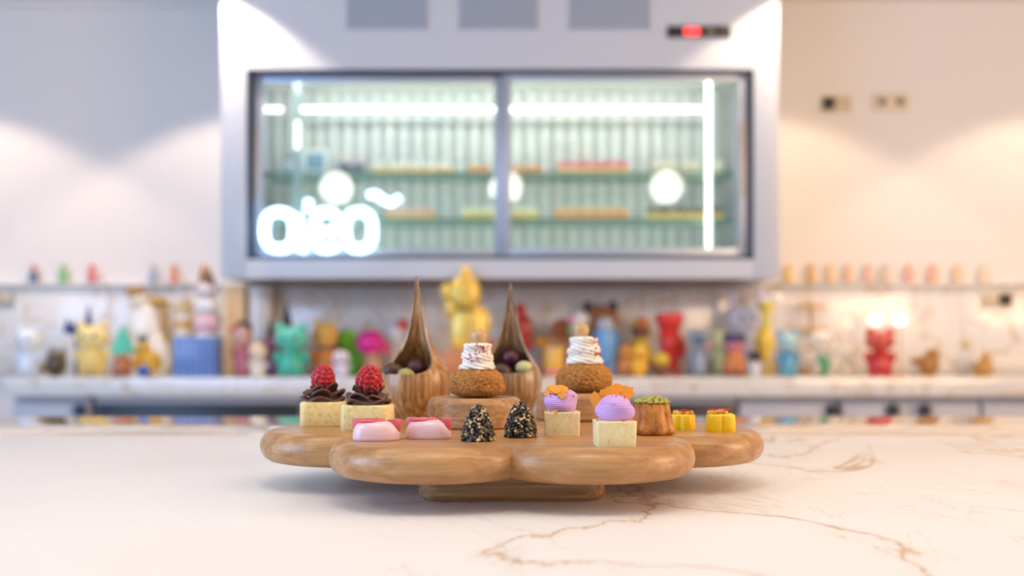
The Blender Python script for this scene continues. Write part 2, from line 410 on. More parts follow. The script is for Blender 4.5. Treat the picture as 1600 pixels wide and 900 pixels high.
# pastries in the fridge
ORD = ['first', 'second', 'third', 'fourth', 'fifth', 'sixth', 'seventh', 'eighth', 'ninth', 'tenth', 'eleventh', 'twelfth']
def fridge_pastry(base, top, topkind, label, group, xs, z, d=4.585, wpx=12):
    wm = wpx*.95*d/F; hs = 1.45; root = None
    for i, x in enumerate(xs):
        loc = (PX(x, d), d+(.0 if i % 2 else .006), z+.001)
        lb = '%s from the reflected neon, %s' % (ORD[i], label)
        if root is None:
            t = thing('petit_four', lb, 'pastry', loc, 0, group); root = t
            mk('base', Geo().add(lathe([(0, 0), (wm*.40, 0), (wm*.46, wm*.45*hs), (wm*.40, wm*.6*hs), (0, wm*.6*hs)], 12)), base, t)
            if topkind == 'dome': mk('topping', ell((0, 0, wm*.75*hs), (wm*.44, wm*.40, wm*.42*hs), 12, 8), top, t)
            elif topkind == 'swirl': mk('topping', lathe([(wm*.38, wm*.58*hs), (wm*.44, wm*.7*hs), (wm*.32, wm*.9*hs), (wm*.34, wm*1.0*hs), (wm*.12, wm*1.3*hs), (0, wm*1.36*hs)], 12), top, t)
            else: mk('topping', lathe([(wm*.43, wm*.58*hs), (wm*.45, wm*.72*hs), (wm*.3, wm*.82*hs), (0, wm*.86*hs)], 12), top, t)
        else:
            c = copy_tree(root); c.location = loc; c['label'] = lb
def xr(a, b, s): return [a+s/2+i*s for i in range(int(round((b-a)/s)))]
bc = mat('F5CC88', .6); bo = mat('EDAA68', .6); by = mat('F0D474', .6); br = mat('6A3A2A', .5)
fridge_pastry(bc, mat('FFFAF0', .5), 'swirl', 'tartlet with cream swirl, upper fridge shelf', 'cream tartlets on the upper fridge shelf', xr(580, 708, 11.6), S1)
fridge_pastry(bo, mat('F2B47C', .5), 'disc', 'flat orange tartlet on the upper fridge shelf', 'orange tartlets on the upper fridge shelf', xr(730, 768, 12)+xr(800, 848, 12), S1)
fridge_pastry(bc, mat('F0608A', .45), 'dome', 'tartlet with bright pink dome on the upper fridge shelf', 'pink tartlets on the upper fridge shelf', xr(872, 984, 12.4), S1, wpx=13)
fridge_pastry(mat('D8D2B4', .6), mat('F6F0DC', .5), 'dome', 'white ball-topped cake on the upper fridge shelf', 'white cakes on the upper fridge shelf', [1025, 1039, 1053, 1072, 1086, 1123], S1, wpx=14)
fridge_pastry(bc, mat('F8BEB4', .5), 'dome', 'cake with salmon pink dome, lower fridge shelf', 'salmon cakes on the lower fridge shelf', xr(602, 682, 13), S2, wpx=13)
fridge_pastry(by, mat('FBF5CC', .5), 'dome', 'yellow cake with whitish dome, lower fridge shelf', 'yellow cakes on the lower fridge shelf', xr(722, 842, 13.2), S2, wpx=13)
fridge_pastry(bo, mat('F4BE80', .5), 'dome', 'round golden orange bun on the lower fridge shelf', 'golden buns on the lower fridge shelf', xr(866, 982, 13), S2, wpx=13)
fridge_pastry(by, br, 'dome', 'yellow cake with chocolate dome, lower fridge shelf', 'chocolate topped cakes on the lower fridge shelf', xr(1010, 1132, 13.5), S2, wpx=13.5)
for x, wp, col, lb in ((835, 38, 'E09A3C', 'shallow orange tray standing on the fridge floor'), (909, 22, 'E5BE4A', 'small yellow tray standing on the fridge floor')):
    d = 4.56; hw = wp/2*d/F; t = thing('pastry_tray', lb, 'tray', (PX(x, d), d, S3+.001))
    mk('tray', Geo().add(box(-hw, hw, -.05, .05, 0, .006)).add(box(-hw, hw, -.05, -.044, .006, .02)).add(box(-hw, hw, .044, .05, .006, .02)).add(box(-hw, -hw+.006, -.044, .044, .006, .02)).add(box(hw-.006, hw, -.044, .044, .006, .02)), mat(col, .5), t)
    for k in range(3): mk('cake_bar', box(-hw*.8+k*hw*.55, -hw*.8+k*hw*.55+hw*.45, -.038, .038, .007, .028, .004), mat(col, .6), t)
# ornaments on the upper shelf, first end
t = thing('round_jar', 'pale round lidded jar at the end of the upper fridge shelf', 'jar', (PX(456, 4.62), 4.62, S1+.001))
mk('jar', lathe([(0, 0), (.03, 0), (.044, .03), (.04, .06), (.024, .075), (0, .075)], 18), mat('C9CDD2', .3), t); mk('lid', lathe([(.026, .075), (.027, .09), (.01, .1), (0, .102)], 14), mat('8C98A6', .3), t)
t = thing('photo_frame', 'small white square frame on the upper fridge shelf', 'frame', (PX(492, 4.6), 4.6, S1+.001))
mk('frame', Geo().add(box(-.06, -.04, 0, .015, 0, .12)).add(box(.04, .06, 0, .015, 0, .12)).add(box(-.04, .04, 0, .015, 0, .022)).add(box(-.04, .04, 0, .015, .098, .12)), mat('F0F3F0', .5), t); mk('picture', box(-.04, .04, .006, .012, .022, .098), mat('8FB4CC', .5), t)
for x, lb in ((538, 'grey domed pot nearest the white frame on the fridge shelf'), (560, 'grey domed pot nearest the cream tartlets on the fridge shelf')):
    t = thing('lidded_pot', lb, 'pot', (PX(x, 4.65), 4.65, S1+.001))
    mk('pot', lathe([(0, 0), (.024, 0), (.03, .02), (.028, .06), (0, .06)], 16), mat('7D8794', .35), t); mk('lid', lathe([(.03, .06), (.024, .08), (.008, .092), (0, .1)], 14), mat('C8B8C4', .35), t)

# ------------------------------------------------------------------ sockets and switches
def plate(px, py, wpx, hpx, label, cells, d=WALL, pcol='DCCBB0'):
    t = thing('wall_socket', label, 'socket', (PX(px, d), d, PZ(py, d)))
    hw, hh = wpx/2*d/F, hpx/2*d/F
    mk('plate', box(-hw, hw, -.012, -.0005, -hh, hh, .003), mat(pcol, .45), t)
    n = len(cells)
    for i, c in enumerate(cells):
        x = -hw+(2*i+1)*hw/n
        if c == 'black': mk('dark_insert', box(x-hw/n*.8, x+hw/n*.8, -.018, -.0115, -hh*.75, hh*.75, .003), M_dark, t)
        elif c == 'rocker': mk('rocker', box(x-hw/n*.75, x+hw/n*.75, -.016, -.0115, -hh*.7, hh*.7, .003), mat('CDBB9F', .45), t)
        else: mk('socket_well', Geo().add(lathe([(0, 0), (.02, 0), (.02, .004), (.014, .005), (.012, .001), (0, .001)], 16), T(x, -.0115, 0) @ RX(PI/2)), mat('7F7563', .5), t)
plate(1306, 163, 48, 26, 'wall switch with black square insert beside the fridge', ['black', 'rocker'])
plate(1391, 160, 55, 26, 'cream double wall socket further from the fridge', ['well', 'well'])
plate(1556, 468, 50, 24, 'low wall socket with a black plug above the counter end', ['rocker', 'black'], 4.868)
plate(8, 466, 30, 24, 'grey wall socket low above the counter, past the white bear', ['rocker'], 4.868, 'A9ABAE')

# ------------------------------------------------------------------ ceiling downlights and pendant globes
def downlight(x, y, power, col, label, size=108, blend=.12):
    t = thing('downlight', label, 'light', (x, y, CEIL))
    mk('trim_ring', lathe([(.034, -.001), (.05, -.001), (.05, -.006), (.036, -.008), (.034, -.001)], 24), M_white, t)
    mk('lens', lathe([(0, -.002), (.034, -.002)], 20), mat('FFF2DC', .4, emit=3), t)
    l = bpy.data.lights.new('downlight_beam', 'SPOT'); l.energy = power; l.color = col; l.spot_size = math.radians(size); l.spot_blend = blend; l.shadow_soft_size = .03
    o = bpy.data.objects.new('downlight_beam', l); C.objects.link(o); o.parent = t; o.location = (0, 0, -.02)
WARM = (1.0, .84, .70)
for x, lb in ((-2.70, 'recessed ceiling downlight near the outer end of the back wall, before the fridge'), (-1.30, 'recessed ceiling downlight at the near corner of the fridge'),):
    downlight(x, 4.2, SPOT_W*1.3, (1.0, .79, .62), lb, 108, .22)
for x, lb in ((1.24, 'recessed ceiling downlight at the corner of the fridge with the controller'), (2.60, 'recessed ceiling downlight by the back wall above the low socket')):
    downlight(x, 4.2, SPOT_W*.95, (1.0, .79, .58), lb, 108, .22)
for x, y, lb in ((-.95, 1.25, 'recessed ceiling downlight over the island, window side'), (.95, 1.25, 'recessed ceiling downlight over the island, warm side'), (-.5, .2, 'recessed ceiling downlight nearest the viewer, window side'), (.6, .3, 'recessed ceiling downlight nearest the viewer, warm side')):
    downlight(x, y, SPOT_ISL, (1.0, .90, .80) if x < 0 else (1.0, .82, .64), lb, 100, .4)
M_globe = mat('FFF6E8', .3, emit=GLOBE_E)
gd = 2*(D0+.05)-.3
for px, lb in ((525, 'round glowing pendant globe over the island, nearest the window'), (790, 'round glowing pendant globe over the middle of the island'), (1040, 'round glowing pendant globe over the island, on the warm side')):
    gz = CZ+247*gd/F
    t = thing('pendant_globe', lb, 'lamp', (PX(px, gd), .3, gz))
    mk('globe', ell((0, 0, 0), .135, 24, 14), M_globe, t); mk('cap', lathe([(.03, .125), (.03, .16), (0, .165)], 16), M_dark, t)
    mk('cord', tube([(0, 0, .16), (0, 0, CEIL-gz)], .003, 6), M_dark, t)
# ------------------------------------------------------------------ figurines on the back counter
EYE = mat('1A1414', .3)
def pm(col, r=.3): return mat(col, r, coat=.3)
def piece(kind, x0, x1, z0, z1, th, y=0):
    cx, cz, rx, rz, ry = (x0+x1)/2, (z0+z1)/2, (x1-x0)/2, (z1-z0)/2, th/2
    if kind == 'ball': return ell((cx, y, cz), (rx, ry, rz), 18, 12)
    if kind == 'box': return box(x0, x1, y-ry, y+ry, z0, z1, min(rx, ry, rz)*.15)
    P = {'pear': [(0, 0), (.78, 0), (.98, .1), (1, .28), (.88, .6), (.62, .88), (.4, .98), (0, 1)],
         'cone': [(0, 0), (.95, 0), (1, .03), (.55, .5), (.12, .96), (0, 1)],
         'cyl': [(0, 0), (.92, 0), (1, .06), (1, .9), (.92, .98), (0, 1)],
         'top': [(0, 0), (.55, 0), (.62, .06), (.7, .45), (.95, .72), (1, .88), (.85, .98), (0, 1)],
         'drop': [(0, 0), (.7, .02), (1, .22), (.9, .45), (.5, .7), (.2, .9), (0, 1)],
         'hat': [(0, 0), (1, 0), (1, .12), (.62, .16), (.55, .9), (.45, 1), (0, 1)],
         'bust': [(0, 0), (.85, 0), (.95, .1), (1, .4), (.96, .68), (.8, .88), (.5, 1), (0, 1)],
         'leaf': [(0, 0), (.55, .15), (1, .5), (.7, .8), (0, 1)]}[kind]
    return lathe([(r, z0+(z1-z0)*q) for r, q in P], 20, rx, ry, (cx, y, 0))
def F_(name, label, d, pieces, cat='figurine', group=None):
    """pieces: (part, kind, colour, left, right, top, bottom[, thickness m, y offset m]); bottom None = stands on the counter"""
    xs = [p[3] for p in pieces]+[p[4] for p in pieces]; cx = (min(xs)+max(xs))/2; base = byp(d)
    t = thing(name, label, cat, (PX(cx, d), d, BT+.0005), 0, group); k = d/F
    for p in pieces:
        part, kind, col, x0, x1, y0, y1 = p[:7]
        a, b = (x0-cx)*k, (x1-cx)*k; z1 = (base-y0)*k; z0 = 0 if y1 is None else (base-y1)*k
        th = p[7] if len(p) > 7 and p[7] else min(.10, (b-a)*.9); yo = p[8] if len(p) > 8 else 0
        o = mk(part, piece(kind, a, b, z0, z1, th, yo), pm(col), t)
        if part == 'head':
            ex, ez, r = (b-a)*.17, z0+(z1-z0)*.52, (b-a)*.055
            for s in (-1, 1): mk('eye', ell(((a+b)/2+s*ex, yo-th*.46, ez), (r, r*.6, r*1.2), 8, 6), EYE, o)
    return t
def toy(name, label, d, x0, x1, y0, body, head=None, feet=None, ears=None, earc=None, hf=.46, extra=(), cat='figurine', arms=True):
    """a standing vinyl toy: two feet, pear body, two arms, round head, optional ears"""
    b = byp(d); h = b-y0; w_ = x1-x0; c = (x0+x1)/2; head = head or body; feet = feet or body
    eh = 0 if not ears else {'round': .10, 'point': .16, 'long': .30}[ears]*h
    hy0 = y0+eh*.75; hy1 = y0+eh*.75+(h-eh*.75)*hf
    P = [('foot', 'ball', feet, c-w_*.36, c-w_*.03, b-h*.13, None, None, -.008), ('foot', 'ball', feet, c+w_*.03, c+w_*.36, b-h*.13, None, None, -.008),
         ('body', 'pear', body, c-w_*.38, c+w_*.38, hy1-h*.06, b-h*.05), ('head', 'ball', head, c-w_*.47, c+w_*.47, hy0, hy1)]
    if arms:
        P += [('arm', 'ball', body, x0, x0+w_*.24, hy1-h*.01, hy1+h*.24, .03), ('arm', 'ball', body, x1-w_*.24, x1, hy1-h*.01, hy1+h*.24, .03)]
    if ears:
        kd = 'ball' if ears == 'round' else ('cone' if ears == 'point' else 'leaf'); ew = w_*(.28 if ears != 'long' else .22)
        P += [('ear', kd, earc or head, c-w_*.46, c-w_*.46+ew, y0, hy0+h*.10, .03), ('ear', kd, earc or head, c+w_*.46-ew, c+w_*.46, y0, hy0+h*.10, .03)]
    return F_(name, label, d, P+list(extra), cat)

A, B, D_, E = 4.37, 4.49, 4.61, 4.76     # rows from front to back
toy('bear_figurine', 'milky white bear figurine at the outermost end of the counter', B, 22, 66, 508, 'DDE6F0', 'EFF1F3', None, 'round', 'DDE6F0')
F_('hedgehog_figurine', 'small dark brown spiky hedgehog figurine beside the milky white bear', A, [('body', 'ball', '4A3A1E', 70, 104, 552, None, .07), ('snout', 'ball', '8A6A34', 64, 78, 568, 582, .03, -.02)]+[('spine', 'cone', '6A5426', 72+i*5, 79+i*5, 545-(i % 3)*4, 562, .02) for i in range(6)])
F_('antler_ornament', 'dark blue forked star ornament on a thin post behind the pale yellow toy', E, [('post', 'cyl', '3A3F78', 117, 123, 512, None, .02), ('prong', 'cone', '2F3578', 130, 146, 476, 520, .04), ('prong', 'cone', '3A4080', 98, 112, 496, 520, .04), ('hub', 'ball', '2F3578', 104, 140, 504, 526, .05)], 'ornament')
toy('cat_figurine', 'pale yellow round-headed cat figurine in front of the dark blue ornament', D_, 116, 172, 502, 'EFD37C', 'F6DE94', None, 'round')
F_('gnome_figurine', 'figurine with a mint green pointed cap and brown body', 4.375, [('foot', 'ball', '9A5A34', 176, 190, 574, None), ('foot', 'ball', '9A5A34', 190, 204, 574, None), ('body', 'pear', 'C8743C', 176, 206, 552, 580), ('head', 'ball', 'EAD3B0', 178, 204, 540, 562), ('cap', 'cone', '5CCBB0', 172, 212, 508, 552)])
F_('doll_figurine', 'tall white figurine with brown cap and golden arch beside it', E, [('gown', 'pear', 'F2EADB', 196, 268, 510, None, .10), ('torso', 'pear', 'F4EFE4', 200, 250, 472, 530, .09), ('head', 'ball', 'F0E4CE', 202, 232, 456, 488), ('cap', 'ball', 'B4834A', 196, 228, 448, 466), ('arch', 'cyl', 'B58A38', 252, 262, 478, None, .03), ('arch_cap', 'ball', 'B58A38', 228, 264, 464, 482, .04)])
F_('duck_figurine', 'golden yellow duck figurine with grey hat behind the blue gem', B, [('body', 'ball', 'F0B83C', 206, 254, 546, None, .08), ('head', 'ball', 'F2C55A', 212, 236, 532, 556, .06), ('hat', 'cyl', '6A6E74', 215, 231, 524, 540, .04), ('beak', 'cone', 'DC7A22', 202, 214, 544, 554, .02)])
F_('gem_ornament', 'small bright blue faceted gem ornament at the counter edge', 4.325, [('gem', 'leaf', '1C66B8', 212, 236, 571, None, .035)], 'ornament')
g = thing('woven_box', 'blue and white checked box filled beside the pale tall panel', 'box', (PX(308, A), A+.02, BT+.0005))
hw = 33*A/F; hz = (byp(A)-526)*A/F
mk('box', box(-hw, hw, -.06, .06, 0, hz, .004), pm('4C6CB4'), g)
for i in range(5): mk('band', box(-hw-.001, hw+.001, -.062, .062, hz*(.08+i*.2), hz*(.08+i*.2)+.006), pm('9DB6DE'), g)
for i in range(7): mk('strap', box(-hw+.006+i*hw*.29, -hw+.012+i*hw*.29, -.0625, .0625, .001, hz-.001), pm('88A2D4'), g)
F_('totem_figurine', 'stack of white and pink round toys with brown cap behind the checked box', D_, [('base_ball', 'pear', 'E8DCDC', 302, 346, 540, None), ('middle_ball', 'ball', 'F2EEF0', 302, 344, 516, 556), ('pink_ball', 'ball', 'EFC3CC', 302, 344, 488, 524), ('upper_ball', 'ball', 'EFEAEA', 304, 342, 464, 496), ('head', 'ball', 'E6DADA', 306, 340, 440, 472), ('cap', 'cone', '7A5C40', 314, 338, 418, 448), ('bow', 'ball', '6A7A5A', 334, 346, 492, 504, .03)])
F_('jar_figurine', 'cream jar with orange and tan bands behind the checked box', E, [('jar', 'cyl', 'EDE0CA', 274, 303, 488, None), ('orange_band', 'cyl', 'E0A040', 273.5, 303.5, 500, 514), ('lid', 'cyl', 'D8BE86', 276, 301, 472, 488), ('knob', 'ball', 'C09A60', 284, 293, 464, 474)], 'jar')
F_('peach_box', 'tall smooth peach-coloured box standing beside the checked box', E+.04, [('box', 'box', 'EED3A8', 350, 384, 454, None, .07), ('lid', 'box', 'F0DAB6', 349, 385, 448, 455, .075)], 'box')
F_('tall_canister', 'tall white canister against the wall behind the black-hatted toy', E+.04, [('canister', 'cyl', 'EFE8E2', 388, 426, 458, None, .09), ('lid', 'cyl', 'F3EDE8', 387, 427, 449, 459, .092)], 'canister')
toy('girl_figurine', 'pink dressed figurine with dark hair and red bow', B, 362, 396, 508, 'E48898', 'EFB8A8', 'B0503C', None, None, .42, [('hair', 'ball', '4A2428', 364, 394, 502, 524, .07, .012), ('bow', 'ball', 'C8323C', 362, 374, 510, 520, .02, -.02)])
toy('bun_figurine', 'cream figurine with orange hair in front of the mint bear', A, 388, 418, 538, 'EFE3D2', 'F2DCC0', None, None, None, .5, [('hair', 'ball', 'E09A5C', 390, 416, 536, 550, .05, .008)])
F_('witch_figurine', 'purple figurine with tall black pointed hats behind the mint bear', D_, [('gown', 'pear', '6A2A5A', 404, 454, 548, None), ('head', 'ball', '8A4A6E', 410, 446, 524, 554), ('hat', 'cone', '1C1A1C', 434, 462, 472, 534), ('horn', 'cone', '222022', 414, 430, 496, 536)])
toy('bear_figurine', 'mint green bear figurine with broad head in front of the black hats', A, 427, 483, 504, '3FB79A', '63CDB2', None, 'round', '63CDB2', .48)
toy('mouse_figurine', 'round-eared toy with yellow face and orange body beside the mint bear', B, 486, 530, 496, 'E88A2E', 'E5B04A', '8A3A24', 'round', 'D9C29A', .5, [('scarf', 'cyl', '33405E', 496, 520, 538, 546, .06)])
toy('imp_figurine', 'dark red little imp figurine behind the lime green toy', E, 518, 546, 508, '8A2030', '9A2A38', None, 'point', '7A1A28')
F_('frog_figurine', 'lime green leaning frog figurine beside the magenta balloon-headed toy', D_, [('body', 'pear', '6CCB24', 538, 566, 546, None), ('head', 'ball', '86DE2E', 527, 558, 514, 552), ('arm', 'ball', '6CCB24', 552, 574, 546, 574, .03), ('foot', 'ball', '5CB41E', 536, 552, 574, None, None, -.01), ('foot', 'ball', '5CB41E', 556, 572, 574, None, None, -.01)])
toy('ghost_figurine', 'small lavender white figurine in front of the lime green frog', A, 518, 548, 548, 'DDD2E2', 'E9E2EC', None, None, None, .5)
F_('pompom_figurine', 'toy with a big magenta pompom head and tan body', B, [('foot', 'ball', 'A87A58', 564, 580, 576, None), ('foot', 'ball', 'A87A58', 582, 598, 576, None), ('body', 'pear', 'B88A66', 564, 600, 546, 582), ('pompom', 'ball', 'E0108A', 556, 602, 516, 556, .10), ('arm', 'ball', 'D84A6A', 594, 610, 536, 554, .03)])
F_('clown_figurine', 'white figurine with an orange red tuft behind the striped teardrop bowl', D_, [('body', 'pear', 'EFE6DE', 600, 636, 540, None), ('head', 'ball', 'F4EFEA', 603, 636, 510, 546), ('tuft', 'ball', 'E8604A', 616, 640, 498, 520, .05), ('hair', 'ball', 'C8C4D0', 600, 626, 500, 520, .05)])
F_('orange_crate', 'low orange box under the golden hooded cat', 4.35, [('box', 'box', 'DE8A50', 690, 764, 552, None, .085), ('lid', 'box', 'E8A070', 688, 766, 546, 552, .09)], 'box')
# golden hooded cat standing on the orange box
d = 4.347; k = d/F; t = thing('golden_cat_figurine', 'large golden lucky cat figurine with pointed hood and one raised paw', 'figurine', (PX(728, d), d, BT+(byp(d)-546)*k+.001))
def gp(name, kind, x0, x1, y0, y1, th=None, y=0, m=None):
    a, b = (x0-728)*k, (x1-728)*k; return mk(name, piece(kind, a, b, (546-y1)*k, (546-y0)*k, (th or .09)*.7, y), m or GOLD, t)
GOLD = mat('F4CC5E', .34, .3, coat=.3)
gp('body', 'bust', 702, 762, 476, 546); gp('head', 'ball', 700, 752, 430, 490, .13); gp('hood_tip', 'cone', 708, 748, 412, 452, .11)
gp('raised_paw', 'ball', 688, 708, 442, 472, .06); gp('raised_arm', 'ball', 694, 714, 462, 500, .06); gp('arm', 'ball', 744, 767, 482, 526, .06)
gp('foot', 'ball', 704, 728, 530, 546, .08, -.012); gp('foot', 'ball', 736, 760, 530, 546, .08, -.012); gp('collar', 'cyl', 712, 744, 482, 488, .115, 0, mat('8C7A34', .4, .4))
gp('muzzle', 'ball', 716, 736, 462, 478, .05, -.032)
for x in (717, 731): gp('eye', 'ball', x, x+5, 454, 461, .02, -.040, EYE)
toy('pig_figurine', 'rose pink round toy between the golden cat and the darker bowl', B, 758, 790, 528, 'E8A8A4', 'EDB4AE', None, 'round')
F_('parrot_figurine', 'red and green parrot figurine on a perch beside the darker bowl tip', E, [('perch', 'cyl', 'A8886A', 812, 820, 530, None, .03), ('body', 'leaf', 'C83A34', 802, 832, 486, 548, .06), ('head', 'ball', 'D83A38', 804, 822, 474, 494), ('wing', 'leaf', '9A8A58', 818, 836, 496, 532, .03), ('tail', 'leaf', 'C03030', 820, 834, 524, 552, .02)])
F_('monkey_figurine', 'orange brown headed toy in peach dress behind the choux puff', E, [('gown', 'pear', 'EBA878', 842, 896, 524, None), ('head', 'ball', 'C8703C', 862, 892, 498, 530), ('hat_ball', 'ball', 'F0B030', 836, 856, 524, 544, .05)])
F_('yellow_pot', 'yellow pot with magenta base stripe beside the darker bowl', B, [('pot', 'cyl', 'F2B83C', 850, 882, 546, None), ('stripe', 'cyl', 'D83AA0', 849.5, 882.5, 578, 584), ('rim', 'cyl', 'F0C860', 848, 884, 542, 549)], 'pot')
F_('egg_figurine', 'white and pink egg-headed figurine with green ruff', D_, [('body', 'pear', 'EDE0D4', 886, 924, 520, None), ('head', 'ball', 'F3EEEA', 890, 922, 486, 520), ('ruff', 'ball', 'A8CC80', 884, 926, 508, 522, .07), ('cheek', 'ball', 'E88AA8', 887, 897, 494, 508, .03, -.03)])
toy('bear_figurine', 'big brown bear figurine with dark ears behind the blue robot', E+.03, 908, 968, 470, '9C6440', 'A86E48', None, 'round', '3E2C34', .38)
F_('robot_figurine', 'blue robot figurine with silver head beside the choux puff', B, [('leg', 'cyl', '8AA6D0', 932, 945, 562, None), ('leg', 'cyl', '8AA6D0', 948, 961, 562, None), ('body', 'cyl', '6FA8DC', 930, 963, 516, 566), ('head', 'ball', 'C3CBD6', 932, 960, 496, 522), ('arm', 'ball', '3D84C8', 925, 933, 518, 548, .025), ('arm', 'ball', '3D84C8', 960, 968, 518, 548, .025)])
F_('pirate_figurine', 'brown-faced figurine with yellow and red hair and blue trousers', D_, [('trousers', 'cyl', '2C5AA8', 986, 1012, 562, None), ('body', 'pear', 'D8B848', 980, 1020, 526, 566), ('head', 'ball', '8A5238', 986, 1016, 504, 530), ('hair', 'ball', 'E6BC58', 984, 1018, 496, 512, .08), ('plume', 'ball', 'D84830', 994, 1008, 496, 508, .04, -.03)])
F_('orange_toy', 'squat orange toy with open arms beside the blue robot', B, [('foot', 'ball', 'C8842C', 966, 978, 576, None), ('foot', 'ball', 'C8842C', 980, 992, 576, None), ('body', 'pear', 'E8923C', 964, 994, 550, 582), ('head', 'ball', 'EFA24A', 966, 990, 538, 558)])
F_('chick_figurine', 'yellow chick figurine in front of the brown-faced figurine', A, [('body', 'ball', 'F2B824', 986, 1012, 556, None, .06), ('head', 'ball', 'F4C43A', 988, 1010, 540, 562, .06), ('beak', 'cone', 'E07A24', 995, 1003, 552, 559, .03, -.03)])
F_('turtle_figurine', 'yellow-shelled brown turtle figurine at the foot of the tall red toy', A, [('body', 'ball', '7A4228', 1016, 1050, 566, None, .08), ('shell', 'ball', 'E0C030', 1020, 1046, 552, 574, .07), ('head', 'ball', '8A5030', 1012, 1024, 562, 574, .03)])
F_('tall_red_figurine', 'tall glossy red toy widest at the top, standing behind the turtle', D_, [('foot', 'ball', 'E8584A', 1032, 1046, 574, None, None, -.01), ('foot', 'ball', 'E8584A', 1050, 1064, 574, None, None, -.01), ('body', 'top', 'E8362E', 1030, 1068, 524, 580), ('head', 'top', 'F03A34', 1023, 1069, 489, 534), ('arm', 'ball', 'E8362E', 1062, 1072, 530, 562, .03)])
toy('astronaut_figurine', 'grey blue astronaut figurine with pink pack beside the tall red toy', B, 1072, 1110, 514, '8C9CB0', 'B4C0C8', '76869A', None, None, .42, [('pack', 'ball', 'E8A0A4', 1098, 1114, 530, 552, .04, .02), ('visor', 'ball', '5E7086', 1080, 1102, 522, 540, .03, -.042)])
toy('dino_figurine', 'pale green slim figurine behind the grey blue astronaut', E, 1108, 1134, 506, 'BFD4A8', 'CCDDB4', None, 'point')
F_('sailor_figurine', 'orange-bodied figurine with navy hat and pink face', B, [('foot', 'ball', 'B8663C', 1130, 1145, 574, None), ('foot', 'ball', 'B8663C', 1149, 1164, 574, None), ('body', 'pear', 'E68A48', 1130, 1164, 546, 580), ('head', 'ball', 'D8808C', 1132, 1162, 526, 554), ('hat', 'cyl', '2E2C5C', 1129, 1165, 522, 534)])
toy('rabbit_figurine', 'tall pale lavender rabbit with upright ears behind the navy-hatted toy', E, 1134, 1196, 446, 'D3D0DE', 'DCD8E4', None, 'long', 'CFCBDC', .4)
toy('penguin_figurine', 'small black-headed white-bodied figurine at the counter edge', 4.34, 1168, 1192, 548, 'E4DEDC', '2A262A', 'E4DEDC', None, None, .42)
F_('giraffe_figurine', 'slender bright yellow long-necked figurine with white ball on top', D_, [('leg', 'cyl', 'EFC838', 1182, 1190, 552, None, .03), ('leg', 'cyl', 'EFC838', 1196, 1204, 552, None, .03), ('body', 'leaf', 'F2D04A', 1178, 1210, 506, 566, .08), ('neck', 'cyl', 'F4D85A', 1190, 1204, 474, 522, .04), ('head', 'ball', 'F4D85A', 1184, 1210, 470, 490), ('ball', 'ball', 'FFF6EA', 1204, 1226, 458, 480, .05)])
toy('wave_bear_figurine', 'sky blue and white bear figurine beside the slender yellow figurine', A, 1213, 1250, 514, '5FA8C4', 'BFDDE2', None, 'round', '8FC4D4', .44)
toy('snow_figurine', 'white figurine with round head behind the small green cactus', D_, 1262, 1304, 516, 'F4ECDC', 'FBF4E8', None, None, None, .46)
F_('cactus_figurine', 'small green cactus ornament in front of the white round-headed figurine', A, [('stem', 'cyl', '4E9A66', 1282, 1292, 554, None), ('arm', 'ball', '5CAA74', 1288, 1298, 562, 578, .02), ('arm', 'ball', '5CAA74', 1276, 1285, 556, 570, .02)], 'ornament')
F_('tiered_stand', 'golden two-tier stand behind the white figurine, near the wall', E+.03, [('base', 'cyl', 'D0A060', 1254, 1280, 576, None, .06), ('stem', 'cyl', 'C8985A', 1264, 1270, 468, 578, .02), ('plate', 'cyl', 'D8AC6C', 1240, 1288, 476, 481, .08), ('plate', 'cyl', 'D8AC6C', 1236, 1294, 512, 517, .09)], 'stand')
toy('lamb_figurine', 'cream little lamb figurine between the white figurine and red bear', B, 1308, 1338, 538, 'F1E2C6', 'F6EAD4', None, 'round')
toy('bear_figurine', 'red bear figurine standing alone towards the socket end of the counter', A, 1350, 1400, 512, 'CE2A26', 'DC5A4E', None, 'round', 'D84A40', .44)
for x, lb in ((1367, 'small glowing bulb that stands for a reflected glint directly above the red bear figurine'), (1406, 'small glowing bulb that stands for a reflected glint just past the red bear figurine')):  # bright highlights over the red bear, modelled as added glowing orbs on stands
    d = E; k = d/F; t = thing('glint_orb', lb, 'lamp', (PX(x, d), d, BT+.0005)); hz = (byp(d)-501)*k
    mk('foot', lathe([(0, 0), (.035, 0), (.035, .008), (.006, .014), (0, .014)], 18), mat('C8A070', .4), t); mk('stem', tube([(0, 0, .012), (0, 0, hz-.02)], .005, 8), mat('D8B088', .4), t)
    mk('orb', ell((0, 0, hz), .027, 16, 10), mat('FFF0DC', .4, emit=1.5), t)
F_('fox_figurine', 'golden brown crouching fox figurine beyond the red bear', B, [('body', 'ball', 'A8702C', 1434, 1468, 552, None, .07), ('head', 'ball', 'B07A34', 1446, 1468, 544, 566, .06), ('tail', 'ball', '9A6426', 1422, 1444, 558, 570, .03)])
F_('goose_figurine', 'grey and white goose figurine between the fox and gold shell', D_, [('body', 'ball', 'D6D0C8', 1490, 1526, 550, None, .07), ('head', 'ball', 'DCC8A0', 1500, 1518, 528, 546), ('neck', 'cyl', 'D8D2CA', 1505, 1513, 538, 562, .025)])
F_('shell_ornament', 'golden brown shell ornament nearest the low wall socket', B, [('shell', 'drop', 'BF8A3C', 1526, 1552, 546, None, .06), ('knob', 'ball', 'A8742C', 1520, 1534, 566, None, .03)], 'ornament')

